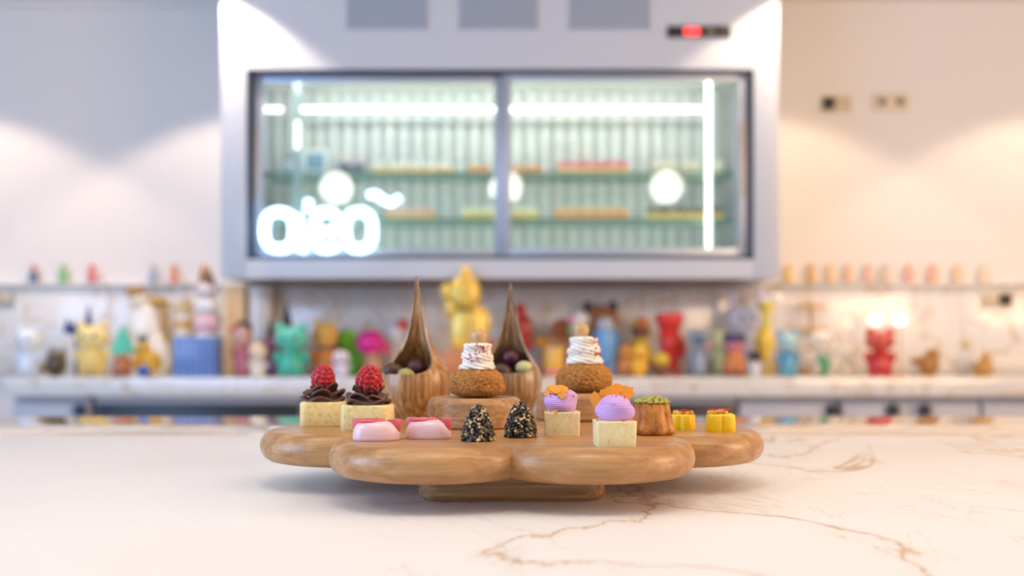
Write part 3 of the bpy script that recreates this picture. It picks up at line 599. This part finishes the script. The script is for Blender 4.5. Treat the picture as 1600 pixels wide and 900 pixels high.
# miniature bottles / pegs on the slim ledge
MINI = [(52, 'D89090', '5C7494', 'red-capped slate blue miniature bottle on the wall ledge'), (98, '86B874', '7EBE78', 'green miniature bottle on the wall ledge'), (143, 'E06A6A', 'E07A82', 'coral red miniature bottle on the wall ledge, beside the green one'),
        (238, 'D2B4B4', 'A8B8D0', 'pale blue miniature bottle on the wall ledge'), (271, 'EE8A62', 'F09A7A', 'salmon orange miniature bottle on the wall ledge'), (317, 'F0A04A', 'A87848', 'amber and brown miniature bottle on the wall ledge, nearest the fridge'),
        (1232, 'F0C060', 'EFC878', 'honey yellow miniature bottle on the wall ledge, closest to the fridge'), (1267, 'D8924C', 'E0B070', 'brown-topped miniature bottle on the wall ledge, second from the fridge'), (1297, 'EAC490', 'ECCBA0', 'sand coloured miniature bottle on the wall ledge, third from the fridge'),
        (1325, 'EBB098', 'EEC0A4', 'peach miniature bottle on the wall ledge, fourth from the fridge'), (1356, 'E8AE98', 'EBBCA8', 'dusty pink miniature bottle on the wall ledge, fifth from the fridge'), (1384, 'D8BCB0', 'E4CCB8', 'greyish miniature bottle on the wall ledge, sixth from the fridge'),
        (1420, 'F0A088', 'F0B09A', 'salmon miniature bottle on the wall ledge, seventh from the fridge'), (1457, 'EC9C7C', 'F0B494', 'terracotta miniature bottle on the wall ledge, eighth from the fridge'), (1496, 'EBBE94', 'EFCBA4', 'apricot miniature bottle on the wall ledge, ninth from the fridge'), (1537, 'EFD2AE', 'F0D8B8', 'cream miniature bottle on the wall ledge, farthest from the fridge')]
for x, c1, c2, lb in MINI:
    t = thing('miniature_bottle', lb, 'bottle', (PX(x, 4.866), 4.866, LZ+.0005))
    mk('bottle', lathe([(0, 0), (.017, 0), (.019, .006), (.019, .042), (.014, .056), (.010, .062), (0, .062)], 16), mat(c2, .35), t)
    mk('cap', lathe([(.011, .061), (.0125, .064), (.0125, .086), (.010, .09), (0, .09)], 14), mat(c1, .35), t)

# ------------------------------------------------------------------ wooden cloud board
ZB = IT+.050
LOBES = [(-.062, .81, .086), (.062, .81, .086), (-.139, .915, .090), (.139, .915, .090), (-.095, 1.05, .09), (.095, 1.05, .09), (0, 1.10, .085), (0, .93, .135)]
BC = (0, .93)
def outline(inset, n=420):
    pts = []
    for i in range(n):
        a = 2*PI*i/n; dx, dy = math.cos(a), math.sin(a); best = .05
        for (lx, ly, r) in LOBES:
            r -= inset; ex, ey = lx-BC[0], ly-BC[1]; b = dx*ex+dy*ey; q = b*b-(ex*ex+ey*ey-r*r)
            if q > 0: best = max(best, b+math.sqrt(q))
        pts.append((dx*best, dy*best))
    return pts
bd = thing('cake_board', 'cloud-shaped oiled oak serving board on a low foot, holding the pastries', 'board', (BC[0], BC[1], IT))
rows = []
hb, ht, R = .023, .050, .0125
for k in range(9):
    a = -PI/2+PI*k/8; rows.append([(x, y, (hb+ht)/2+math.sin(a)*(ht-hb)/2) for x, y in outline(R*(1-math.cos(a))*1.0)])
mk('board', loft(rows), M_board, bd, sharp=50)
def rrect(hx, y0, y1, r, z, n=8):
    pts = []
    for cx, cy, a0 in ((hx-r, y1-r, 0), (-hx+r, y1-r, PI/2), (-hx+r, y0+r, PI), (hx-r, y0+r, 1.5*PI)):
        for i in range(n+1):
            a = a0+PI/2*i/n; pts.append((cx+r*math.cos(a), cy+r*math.sin(a), z))
    return pts
fy0, fy1 = .80-BC[1], 1.06-BC[1]
mk('foot', loft([rrect(.077-i, fy0+i, fy1-i, .022, z) for i, z in ((.003, 0), (.0007, .0025), (0, .006), (0, .0235))]), M_riser, bd)

# ------------------------------------------------------------------ drop bowls
def crom(P, z):
    for i in range(len(P)-1):
        if P[i][1] <= z <= P[i+1][1]:
            p0 = P[max(i-1, 0)]; p1 = P[i]; p2 = P[i+1]; p3 = P[min(i+2, len(P)-1)]
            t = (z-p1[1])/(p2[1]-p1[1])
            m1 = (p2[0]-p0[0])/(p2[1]-p0[1])*(p2[1]-p1[1]); m2 = (p3[0]-p1[0])/(p3[1]-p1[1])*(p2[1]-p1[1])
            return (2*t**3-3*t*t+1)*p1[0]+(t**3-2*t*t+t)*m1+(-2*t**3+3*t*t)*p2[0]+(t**3-t*t)*m2
    return P[-1][0]
DROP = [(.024, 0), (.030, .010), (.0350, .022), (.0368, .035), (.0350, .047), (.0310, .055), (.0262, .0625), (.0205, .072), (.0160, .082), (.0128, .092), (.0098, .104), (.0062, .121), (.0034, .136), (.0012, .150)]
def drop_bowl(x, y, s, phi0, label, material):
    t = thing('drop_bowl', label, 'bowl', (x, y, ZB))
    n, m = 96, 46; zr, zt = .0466, .150
    out = []; inn = []
    for i in range(n):
        ph = 2*PI*i/n; u = abs((math.degrees(ph)+180) % 360-180)
        top = zr+(zt-zr)*min(1, (u/117)**4.6)
        co, ci = [], []
        dirx, diry = math.sin(ph+phi0), -math.cos(ph+phi0)
        for k in range(m+1):
            z = top*(k/m); r = crom(DROP, z)
            co.append((r*dirx*s, r*diry*s, z*s))
            zi = .008+(top-.008)*(k/m); ri = max(crom(DROP, zi)-min(.0032, .20*crom(DROP, zi)), .0004)
            if k == m: ri = max(crom(DROP, zi)-min(.0026, .18*crom(DROP, zi)), .0005)
            ci.append((ri*dirx*s, ri*diry*s, zi*s))
        out.append(co); inn.append(ci)
    v = []; f = []
    for col in out: v += col
    off = len(v)
    for col in inn: v += col
    w_ = m+1
    for i in range(n):
        j = (i+1) % n
        for k in range(m):
            f.append((i*w_+k, j*w_+k, j*w_+k+1, i*w_+k+1)); f.append((off+j*w_+k, off+i*w_+k, off+i*w_+k+1, off+j*w_+k+1))
        f.append((i*w_+m, j*w_+m, off+j*w_+m, off+i*w_+m))
    f.append(tuple(i*w_ for i in range(n-1, -1, -1))); f.append(tuple(off+i*w_ for i in range(n)))
    mk('bowl', (v, f), material, t, sharp=50)
drop_bowl(-.101, 1.05, 1.0, math.radians(-32), 'striped wooden teardrop bowl with tall pointed back, nearest the raspberry cakes', M_bowl)
drop_bowl(-.002, 1.13, .98, math.radians(-10), 'darker wooden teardrop bowl standing between the two choux puffs', M_bowl2)
def truffle(px, py, d, r, col, label):
    t = tag(mk('truffle', ell((0, 0, 0), (r, r*.92, r*.85), 20, 14), speckle('truffle_'+col, [(.35, col), (.7, col)], 300, .45, .25, .0004), None, (PX(px, d), d, PZ(py, d))), label, 'chocolate')
    t.rotation_euler = (.2, .3, .4)
truffle(615, 580, 1.036, .0108, '4A2C20', 'brown oval chocolate in the striped teardrop bowl')
truffle(635, 588, 1.026, .0098, 'A79C5A', 'pale green chocolate in the striped teardrop bowl')
truffle(651, 576, 1.046, .0108, '4A1626', 'purple chocolate in the striped teardrop bowl')
truffle(784, 581, 1.112, .0112, '4A2C20', 'brown chocolate in the darker teardrop bowl')
truffle(800, 560, 1.135, .0114, '551A2C', 'purple chocolate heaped highest in the darker teardrop bowl')
truffle(820, 577, 1.118, .0110, 'C8C38C', 'pale green chocolate in the darker teardrop bowl')
# filling below the visible chocolates so that they rest on something
for nm, x, y, lb in (('paper_liner', -.101, 1.05, 'dark paper liner under the chocolates in the striped bowl'), ('paper_liner', -.002, 1.13, 'dark paper liner under the chocolates in the darker bowl')):
    tag(mk(nm, lathe([(0, .010), (.022, .010), (.029, .026), (.0285, .031), (0, .034)], 24), mat('3A2A20', .8), None, (x, y, ZB)), lb, 'liner')

# ------------------------------------------------------------------ risers and choux puffs
def crumbs(n, fn, size, seed):
    rnd = random.Random(seed); g = Geo()
    for i in range(n):
        p = fn(rnd); s = size*rnd.uniform(.6, 1.3)
        v, f = box(-s, s, -s*.7, s*.7, -s*.5, s*.5)
        v = [(a*rnd.uniform(.6, 1.2), b*rnd.uniform(.6, 1.2), c*rnd.uniform(.6, 1.2)) for a, b, c in v]
        g.add((v, f), T(*p) @ RZ(rnd.uniform(0, 6.3)) @ RX(rnd.uniform(0, 3)))
    return g
def riser(x, y, label):
    t = thing('riser', label, 'riser', (x, y, ZB)); r, h, b = .044, .028, .007
    pr = [(0, 0), (r-.002, 0), (r, .002)]+[(r-b+b*math.cos(a), h-b+b*math.sin(a)) for a in [PI/2*k/6 for k in range(7)]]+[(r-.012, h), (r-.0135, h-.001), (0, h-.001)]
    mk('block', lathe(pr, 56), M_riser, t)
def choux(x, y, z, r, nutoff, seed, label, crumbside):
    t = thing('choux_puff', label, 'pastry', (x, y, z))
    bm = bmesh.new(); bmesh.ops.create_icosphere(bm, subdivisions=6, radius=1)
    for q in bm.verts:
        p = q.co.normalized(); e = p+Vector((seed, 0, 0))
        dv, _ = noise.voronoi(e*7.0); dv2, _ = noise.voronoi(e*15.0)
        k = 0.96+.13*min(.5, dv[1]-dv[0])+.09*min(.5, dv2[1]-dv2[0])+.05*noise.noise(e*2)
        zz = p.z
        sq = (1-abs(zz)**2.6)**.5/max(1e-6, math.sqrt(1-zz*zz)) if abs(zz) < .999 else 1
        if zz < 0: sq = sq*1.0
        q.co = Vector((p.x*k*r*min(sq, 1.12), p.y*k*r*min(sq, 1.12), (zz*k*.86 if zz > 0 else zz*.36)*r+.34*r))
        if q.co.z < 0: q.co.z *= .05
    bm.verts.index_update()
    g = Geo(); g.v = [tuple(q.co) for q in bm.verts]; g.f = [tuple(a.index for a in p.verts) for p in bm.faces]; bm.free()
    mk('choux_bun', g, M_craq, t, sharp=None)
    ch, z0 = r*.92, r*1.16
    pr = []
    for k in range(41):
        u = k/40; rr = r*.64*(1-.27*u)*(1 if u < .9 else math.sqrt(max(0, 1-((u-.9)/.1)**2)))
        rr *= 1+.06*math.sin(u*PI*5.0)
        pr.append((max(rr, 0), z0-.12*r+u*(ch+.1*r)))
    pr[0] = (r*.5, pr[0][1])
    mk('cream_swirl', lathe(pr, 72, mod=lambda a, zz: 1+.050*math.sin(7*a+zz*1700+seed)+.045*math.sin(3*a-zz*420+seed)+.02*math.sin(13*a+zz*900)), M_cream, t, sharp=None)
    def fn(rnd):
        a = math.radians(crumbside+rnd.gauss(0, 24)); u = rnd.uniform(.30, .97); rr = r*.64*(1-.27*u)*1.04
        return (rr*math.sin(a), -rr*math.cos(a), z0-.12*r+u*(ch+.1*r))
    mk('raspberry_crumbs', crumbs(36, fn, .0009, seed), M_red, t, kind='stuff')
    nt_ = z0+ch+.24*r
    mk('hazelnut', lathe([(0, -.0086), (.004, -.0078), (.0072, -.004), (.0084, 0), (.0076, .0040), (.005, .0068), (.002, .0082), (0, .0086)], 24, loc=(nutoff, -.001, nt_-.002)), M_nut, t, sharp=None)
riser(-.035, .935, 'round wooden riser under the choux puff, behind the two dark cones')
riser(.0695, 1.03, 'round wooden riser under the choux puff, behind the lavender cakes')
choux(-.0325, .935, ZB+.0272, .0252, .001, 3.1, 'crackled choux puff with white cream and hazelnut, between the teardrop bowls', 8)
choux(.0745, 1.03, ZB+.0272, .0285, -.003, 9.4, 'crackled choux puff with white cream and hazelnut, above the lavender cakes', 50)

# ------------------------------------------------------------------ raspberry cakes
def raspberry(cx, cy, cz, r, h, tilt, seed):
    g = Geo(); rnd = random.Random(seed); M = T(cx, cy, cz) @ RX(tilt) @ RY(.15)
    g.add(ell((0, 0, 0), (r*.98, r*.98, h*.98), 16, 12), M)
    nr = 8
    for k in range(nr):
        el = -1.1+2.55*k/(nr-1); c = math.cos(el); n = max(1, int(round(13*c)))
        for i in range(n):
            a = 2*PI*(i+.5*(k % 2))/n+rnd.uniform(-.06, .06); sq = .90-.06*max(0, math.sin(el))
            g.add(ell((r*sq*c*math.cos(a), r*sq*c*math.sin(a), h*.95*math.sin(el)), (r*.215, r*.215, r*.23), 9, 6), M)
    return g
def raspberry_cake(x, yf, wd, rz, rtilt, roff, rs, seed, label):
    dp, h = .036, .023
    t = thing('raspberry_cake', label, 'cake', (x, yf+dp/2, ZB), rz)
    g = Geo().add(loft([[(a*(1-i*20), b*(1-i*20), z) for a, b, z in rrect(wd/2, -dp/2, dp/2, .007, z)] for i, z in ((.002, 0), (0, .0015), (0, h*.5), (0, h-.002), (.0018, h-.0003), (.004, h))]))
    g.v = [(a+noise.noise(Vector((a, b, c))*160+Vector((seed, 0, 0)))*.0007, b+noise.noise(Vector((a, b, c))*150)*.0007, c) for a, b, c in g.v]
    mk('sponge', g, M_sponge, t, sharp=55)
    rnd = random.Random(seed); fg = []
    def petal(a, r1, zlo, zhi, wdt, ph, curl):
        nu, nv = 19, 10; v = []; f = []
        for j in range(nv):
            q = j/(nv-1)
            for i in range(nu):
                u = -1+2*i/(nu-1); e = math.sqrt(max(0, 1-abs(u)**3.2))
                ang = a+u*wdt*(.55+.45*q)
                rr = .004+r1*q*(.55+.45*e)*(1+.10*math.sin(2.6*u+ph)*q)
                z = zlo+(zhi-zlo)*(q**.8)*(.45+.55*e)-curl*q**3+.0026*math.sin(3.2*u+ph)*q*q
                v.append((rr*math.sin(ang)*1.04, -rr*math.cos(ang)*.92, z))
        for j in range(nv-1):
            for i in range(nu-1): f.append((j*nu+i, j*nu+i+1, (j+1)*nu+i+1, (j+1)*nu+i))
        o = mk('frosting_petal', (v, f), M_choc, t, (0, 0, h), sharp=None)
        s = o.modifiers.new('thick', 'SOLIDIFY'); s.thickness = .0021; s.offset = 0
        b = o.modifiers.new('smooth', 'SUBSURF'); b.levels = 1; b.render_levels = 1
    a0 = rnd.uniform(0, 1)
    for k in range(5): petal(a0+2*PI*k/5+rnd.uniform(-.12, .12), .0165, .0015, .0035, .80, rnd.uniform(0, 6), .0008)
    for k in range(5): petal(a0+2*PI*(k+.5)/5+rnd.uniform(-.15, .15), .0158, .004, .0108+rnd.uniform(-.001, .0025), .72, rnd.uniform(0, 6), .0022)
    for k in range(4): petal(a0+2*PI*(k+.2)/4+rnd.uniform(-.2, .2), .0110, .006, .0158+rnd.uniform(-.001, .002), .70, rnd.uniform(0, 6), .0015)
    mk('frosting_core', lathe([(.015, .0003), (.0155, .003), (.011, .008), (.004, .011), (0, .011)], 24, loc=(0, 0, h)), M_choc, t)
    mk('raspberry', raspberry(roff, -.003, h+.0215, .0108*rs, .0125*rs, rtilt, seed), M_rasp, t, sharp=None)
raspberry_cake(-.1795, .93, .042, .10, .25, .0, 1.0, 5, 'small square sponge with chocolate frosting and raspberry, nearest the board end')
raspberry_cake(-.1300, .88, .0432, -.12, .5, .002, 1.08, 11, 'small square sponge with chocolate frosting and raspberry, behind the pink chocolates')

# ------------------------------------------------------------------ pink pig chocolates
def pig(x, yf, rz, wd, label):
    dp, h = .030, .0165
    t = thing('pig_chocolate', label, 'chocolate', (x, yf+dp/2, ZB), rz)
    rows = []
    for k in range(9):
        q = k/8; s = math.sqrt(max(0, 1-(q*.82)**3)); rows.append([(wd/2*s*math.copysign(abs(math.cos(a))**.8, math.cos(a)), dp/2*s*math.copysign(abs(math.sin(a))**.85, math.sin(a)), .0005+h*.9*q) for a in [2*PI*i/40 for i in range(40)]])
    rows.insert(0, [(a*.97, b*.97, 0) for a, b, c in rows[0]])
    mk('body', loft(rows), M_pig, t, sharp=60)
    sn = mk('snout', lathe([(0, 0), (.0112, 0), (.0118, .0012), (.0105, .0026), (0, .0027)], 28, 1, .72, (-.004, -.0025, h*.88)), M_pigred, t)
    for dx in (-.004, .004): mk('nostril', lathe([(0, 0), (.0013, 0), (.001, .0005), (0, .0006)], 10, 1, .8, (-.004+dx, -.0025, h*.88+.0026)), mat('B02C42', .5), sn)
    for ex, ey in ((.0095, -.0025), (.0005, .008)): mk('eye', ell((ex, ey, h*.9+.0003), (.0011, .0011, .0012), 10, 7), mat('14100F', .3), t)
    for ex, ey, a in ((wd/2-.0035, -.003, -.3), (-wd/2+.004, .004, PI+.3)):
        o = []
        for z, sc in ((h*.42, .8), (h*.6, 1), (h*.95, 1), (h*1.02, .9)):
            o.append([(sc*px*.9, sc*py*.9, z) for px, py in ((-.004, -.0062), (.0018, -.0052), (.0046, -.002), (.0044, .002), (.0012, .0055), (-.004, .0062))])
        mk('ear', Geo().add(loft(o), T(ex, ey, 0) @ RZ(a)), M_pigred, t, sharp=30)
pig(-.1092, .788, .08, .0385, 'pale pink pig-face chocolate in front of the raspberry cake')
pig(-.0685, .803, -.03, .0372, 'pale pink pig-face chocolate beside the dark cones')

# ------------------------------------------------------------------ gold dusted dark cones
def cone(x, y, s, rz, label):
    t = thing('beaded_cone', label, 'chocolate', (x, y, ZB), rz)
    H, Rb = .0275*s, .0124*s
    rad = lambda u: Rb*(1 if u < .12 else math.sqrt(max(0, 1-((u-.12)/.90)**1.45)))*(1-.12*u)
    mk('core', lathe([(0, 0), (Rb*.96, 0)]+[(rad(k/14)*.97, H*.98*k/14) for k in range(15)]+[(0, H*.99)], 28), mat('1C1311', .35), t)
    g = Geo(); rnd = random.Random(int(x*1e4)+7)
    N = 150; area_ = []; tot = 0
    for k in range(200): tot += rad(k/200); area_.append(tot)
    for i in range(N):
        tgt = tot*(i+.5)/N; k = next(q for q in range(200) if area_[q] >= tgt); u = .03+.96*k/200; r = rad(u)
        a = i*2.39996+rnd.uniform(-.1, .1); q = .00190*s*rnd.uniform(.75, 1.15)
        g.add(ell((r*math.cos(a), r*math.sin(a), H*u), q, 8, 6))
    g.add(ell((0, 0, H), .0017*s, 8, 6))
    mk('bead_coating', g, M_pearl, t, sharp=None, kind='stuff')
cone(-.0271, .796, 1.0, 0, 'dark gold-dusted beaded cone beside the pink chocolates')
cone(.0072, .828, 1.03, .5, 'dark gold-dusted beaded cone beside the lavender cake')

# ------------------------------------------------------------------ lavender cakes
def flake(w_, h_, seed):
    rnd = random.Random(seed); n = 11; ring = []
    for i in range(n):
        a = 2*PI*i/n; r = rnd.uniform(.62, 1.08); ring.append((w_*r*math.cos(a), h_*r*math.sin(a)))
    g = Geo(); rows = [[(x, y, -.0006+.0012*math.sin(x*500)) for x, y in ring], [(x, y, .0006+.0012*math.sin(x*500)) for x, y in ring]]
    return loft(rows)
def lavender_cake(x, yf, rz, hcake, tilt, flakes, seed, label):
    wd, dp = .0300, .028
    t = thing('lavender_cake', label, 'cake', (x, yf+dp/2, ZB), rz)
    g = Geo().add(loft([[(a*k, b*k, z) for a, b, z in rrect(wd/2, -dp/2, dp/2, .0016, z, 3)] for k, z in ((.95, 0), (.965, .001), (.985, hcake*.5), (1.0, hcake-.0022), (1.01, hcake-.001), (.985, hcake-.0001), (.9, hcake))]))
    mk('sponge', g, M_sponge_pale, t, sharp=45)
    pr = []; HH = .0205; r0 = .0143
    for k in range(61):
        u = k/60; rr = r0*math.sqrt(max(0, 1-(abs(u-.40)/.60)**2.3)) if u > .4 else r0*(1-.30*((.4-u)/.4)**2)
        pr.append((rr, u*HH))
    pr[-1] = (0, HH)
    dome = lathe(pr, 80, mod=lambda a, z: 1+.020*math.sin(z*3600+2.2*math.sin(a*1.0+seed)+1.0*math.sin(3*a))+.075*math.sin(2*a+z*330+seed))
    M = T(0, 0, hcake-.0012) @ RY(tilt)
    mk('lavender_cream', Geo().add(dome, M), M_lav, t, sharp=None)
    for (fx, fy, fz, rx, ry, sw, sh, sd) in flakes:
        mk('orange_flake', Geo().add(flake(sw, sh, sd), T(fx, fy, hcake+fz) @ RY(ry) @ RX(rx)), M_orange, t, sharp=25)
    def fn(rnd):
        a = rnd.uniform(-1.0, 1.3); u = rnd.uniform(.62, .97); rr = r0*math.sqrt(max(0, 1-((u-.4)/.6)**2.3))*1.02
        return tuple(M @ Vector((rr*math.sin(a), -rr*math.cos(a), u*HH)))
    mk('red_crumbs', crumbs(26, fn, .00055, seed), M_red, t, kind='stuff')
    def fn2(rnd):
        a = rnd.uniform(0, 2*PI); return (min(.014, max(-.014, .0165*math.sin(a))), min(.013, max(-.013, -.0165*math.cos(a))), hcake+.0002)
    mk('edge_crumbs', crumbs(26, fn2, .0005, seed+1), M_red if seed > 4 else speckle('toast', [(.3, '9C6A30'), (.7, 'C29350')], 500), t, kind='stuff')
lavender_cake(.0428, .832, -.06, .0205, -.12, [(-.0040, -.0075, .0190, .75, .05, .0090, .0062, 2), (-.0105, -.0045, .0165, .8, -.75, .0058, .0055, 5), (.0, -.0125, .0150, 1.25, .2, .0040, .0050, 8), (-.006, -.0125, .0008, .9, 0, .0034, .0030, 9)], 3, 'sponge cube with lavender cream capped by orange flakes, behind the other one')
lavender_cake(.0778, .743, .05, .0195, .06, [(-.0140, .004, .0150, 1.4, -.4, .0046, .0078, 12), (.003, .008, .0215, 1.2, .2, .0095, .0062, 14), (.0115, .006, .0205, 1.3, .4, .0054, .0062, 15), (-.0055, .006, .0195, 1.3, -.2, .0056, .0055, 17)], 6, 'sponge cube with lavender cream and orange flakes at the front rim')

# ------------------------------------------------------------------ canele with pistachio
t = thing('canele', 'fluted golden brown canele cake topped with pistachio crumbs', 'cake', (.1205, .856, ZB), .25)
H = .0275
pr = [(0, .0), (.0176, 0), (.0198, .0015), (.0200, .004)]+[(.0200-.0046*(k/10)**.9, .004+(H-.007)*k/10) for k in range(1, 11)]+[(.0146, H-.001), (.0125, H), (.008, H-.0012), (0, H-.002)]
mk('body', lathe(pr, 96, mod=lambda a, z: (.895+.115*abs(math.cos(4*a))**.7+.012*math.sin(5*a+z*300))), M_canele, t, sharp=None)
def fnp(rnd):
    a = rnd.uniform(0, 2*PI); q = .0150*math.sqrt(rnd.random()); return (q*math.cos(a), q*math.sin(a), H+.0002+.0050*rnd.random()*(1-(q/.0155)**2))
mk('pistachio_crumbs', crumbs(480, fnp, .0011, 21), M_pist, t, kind='stuff')

# ------------------------------------------------------------------ yellow jelly flowers
def jelly(x, yf, s, rz, label, seed):
    t = thing('yellow_sweet', label, 'sweet', (x, yf+.0125*s, ZB), rz)
    def ol(k, z):
        pts = []
        for i in range(64):
            a = 2*PI*i/64; r = max(.0062/max(abs(math.cos(a)), 1e-3) if abs(math.tan(a)) < .62 else 0, .0062/max(abs(math.sin(a)), 1e-3) if abs(math.tan(a)) > 1/.62 else 0)
            c = abs(math.cos(2*a)); r = .0098+.0034*c**.8 if c > .25 else .0098+.0034*(.25**.8)*c/.25
            pts.append((r*math.cos(a)*s*k, r*math.sin(a)*s*k, z*s))
        return pts
    mk('body', loft([ol(.97, 0), ol(1, .0012), ol(.96, .0125), ol(.93, .0140), ol(.85, .0145)]), M_yel, t, sharp=50)
    g = Geo(); rnd = random.Random(seed)
    for i in range(9):
        a = 2*PI*i/9; q = rnd.uniform(.003, .0085)*s; r = rnd.uniform(.0022, .0034)*s
        g.add(ell((q*math.cos(a), q*math.sin(a), .0152*s), (r*1.15, r*1.15, r), 9, 6))
    mk('topping', g, speckle('honeyed_crust', [(.35, 'B4521C'), (.5, 'E2A02C'), (.7, 'F2C445')], 260, .4), t, sharp=None)
    def fn(r_):
        a = r_.uniform(0, 6.3); q = .0095*math.sqrt(r_.random())*s; return (q*math.cos(a), q*math.sin(a), .0182*s)
    mk('red_crumbs', crumbs(18, fn, .0009, seed), M_red, t, kind='stuff')
jelly(.1565, .900, .92, .35, 'yellow sweet with red crumbs close beside the fluted brown cake', 4)
jelly(.1850, .869, 1.08, .75, 'yellow sweet with red crumbs standing alone at the board end', 8)
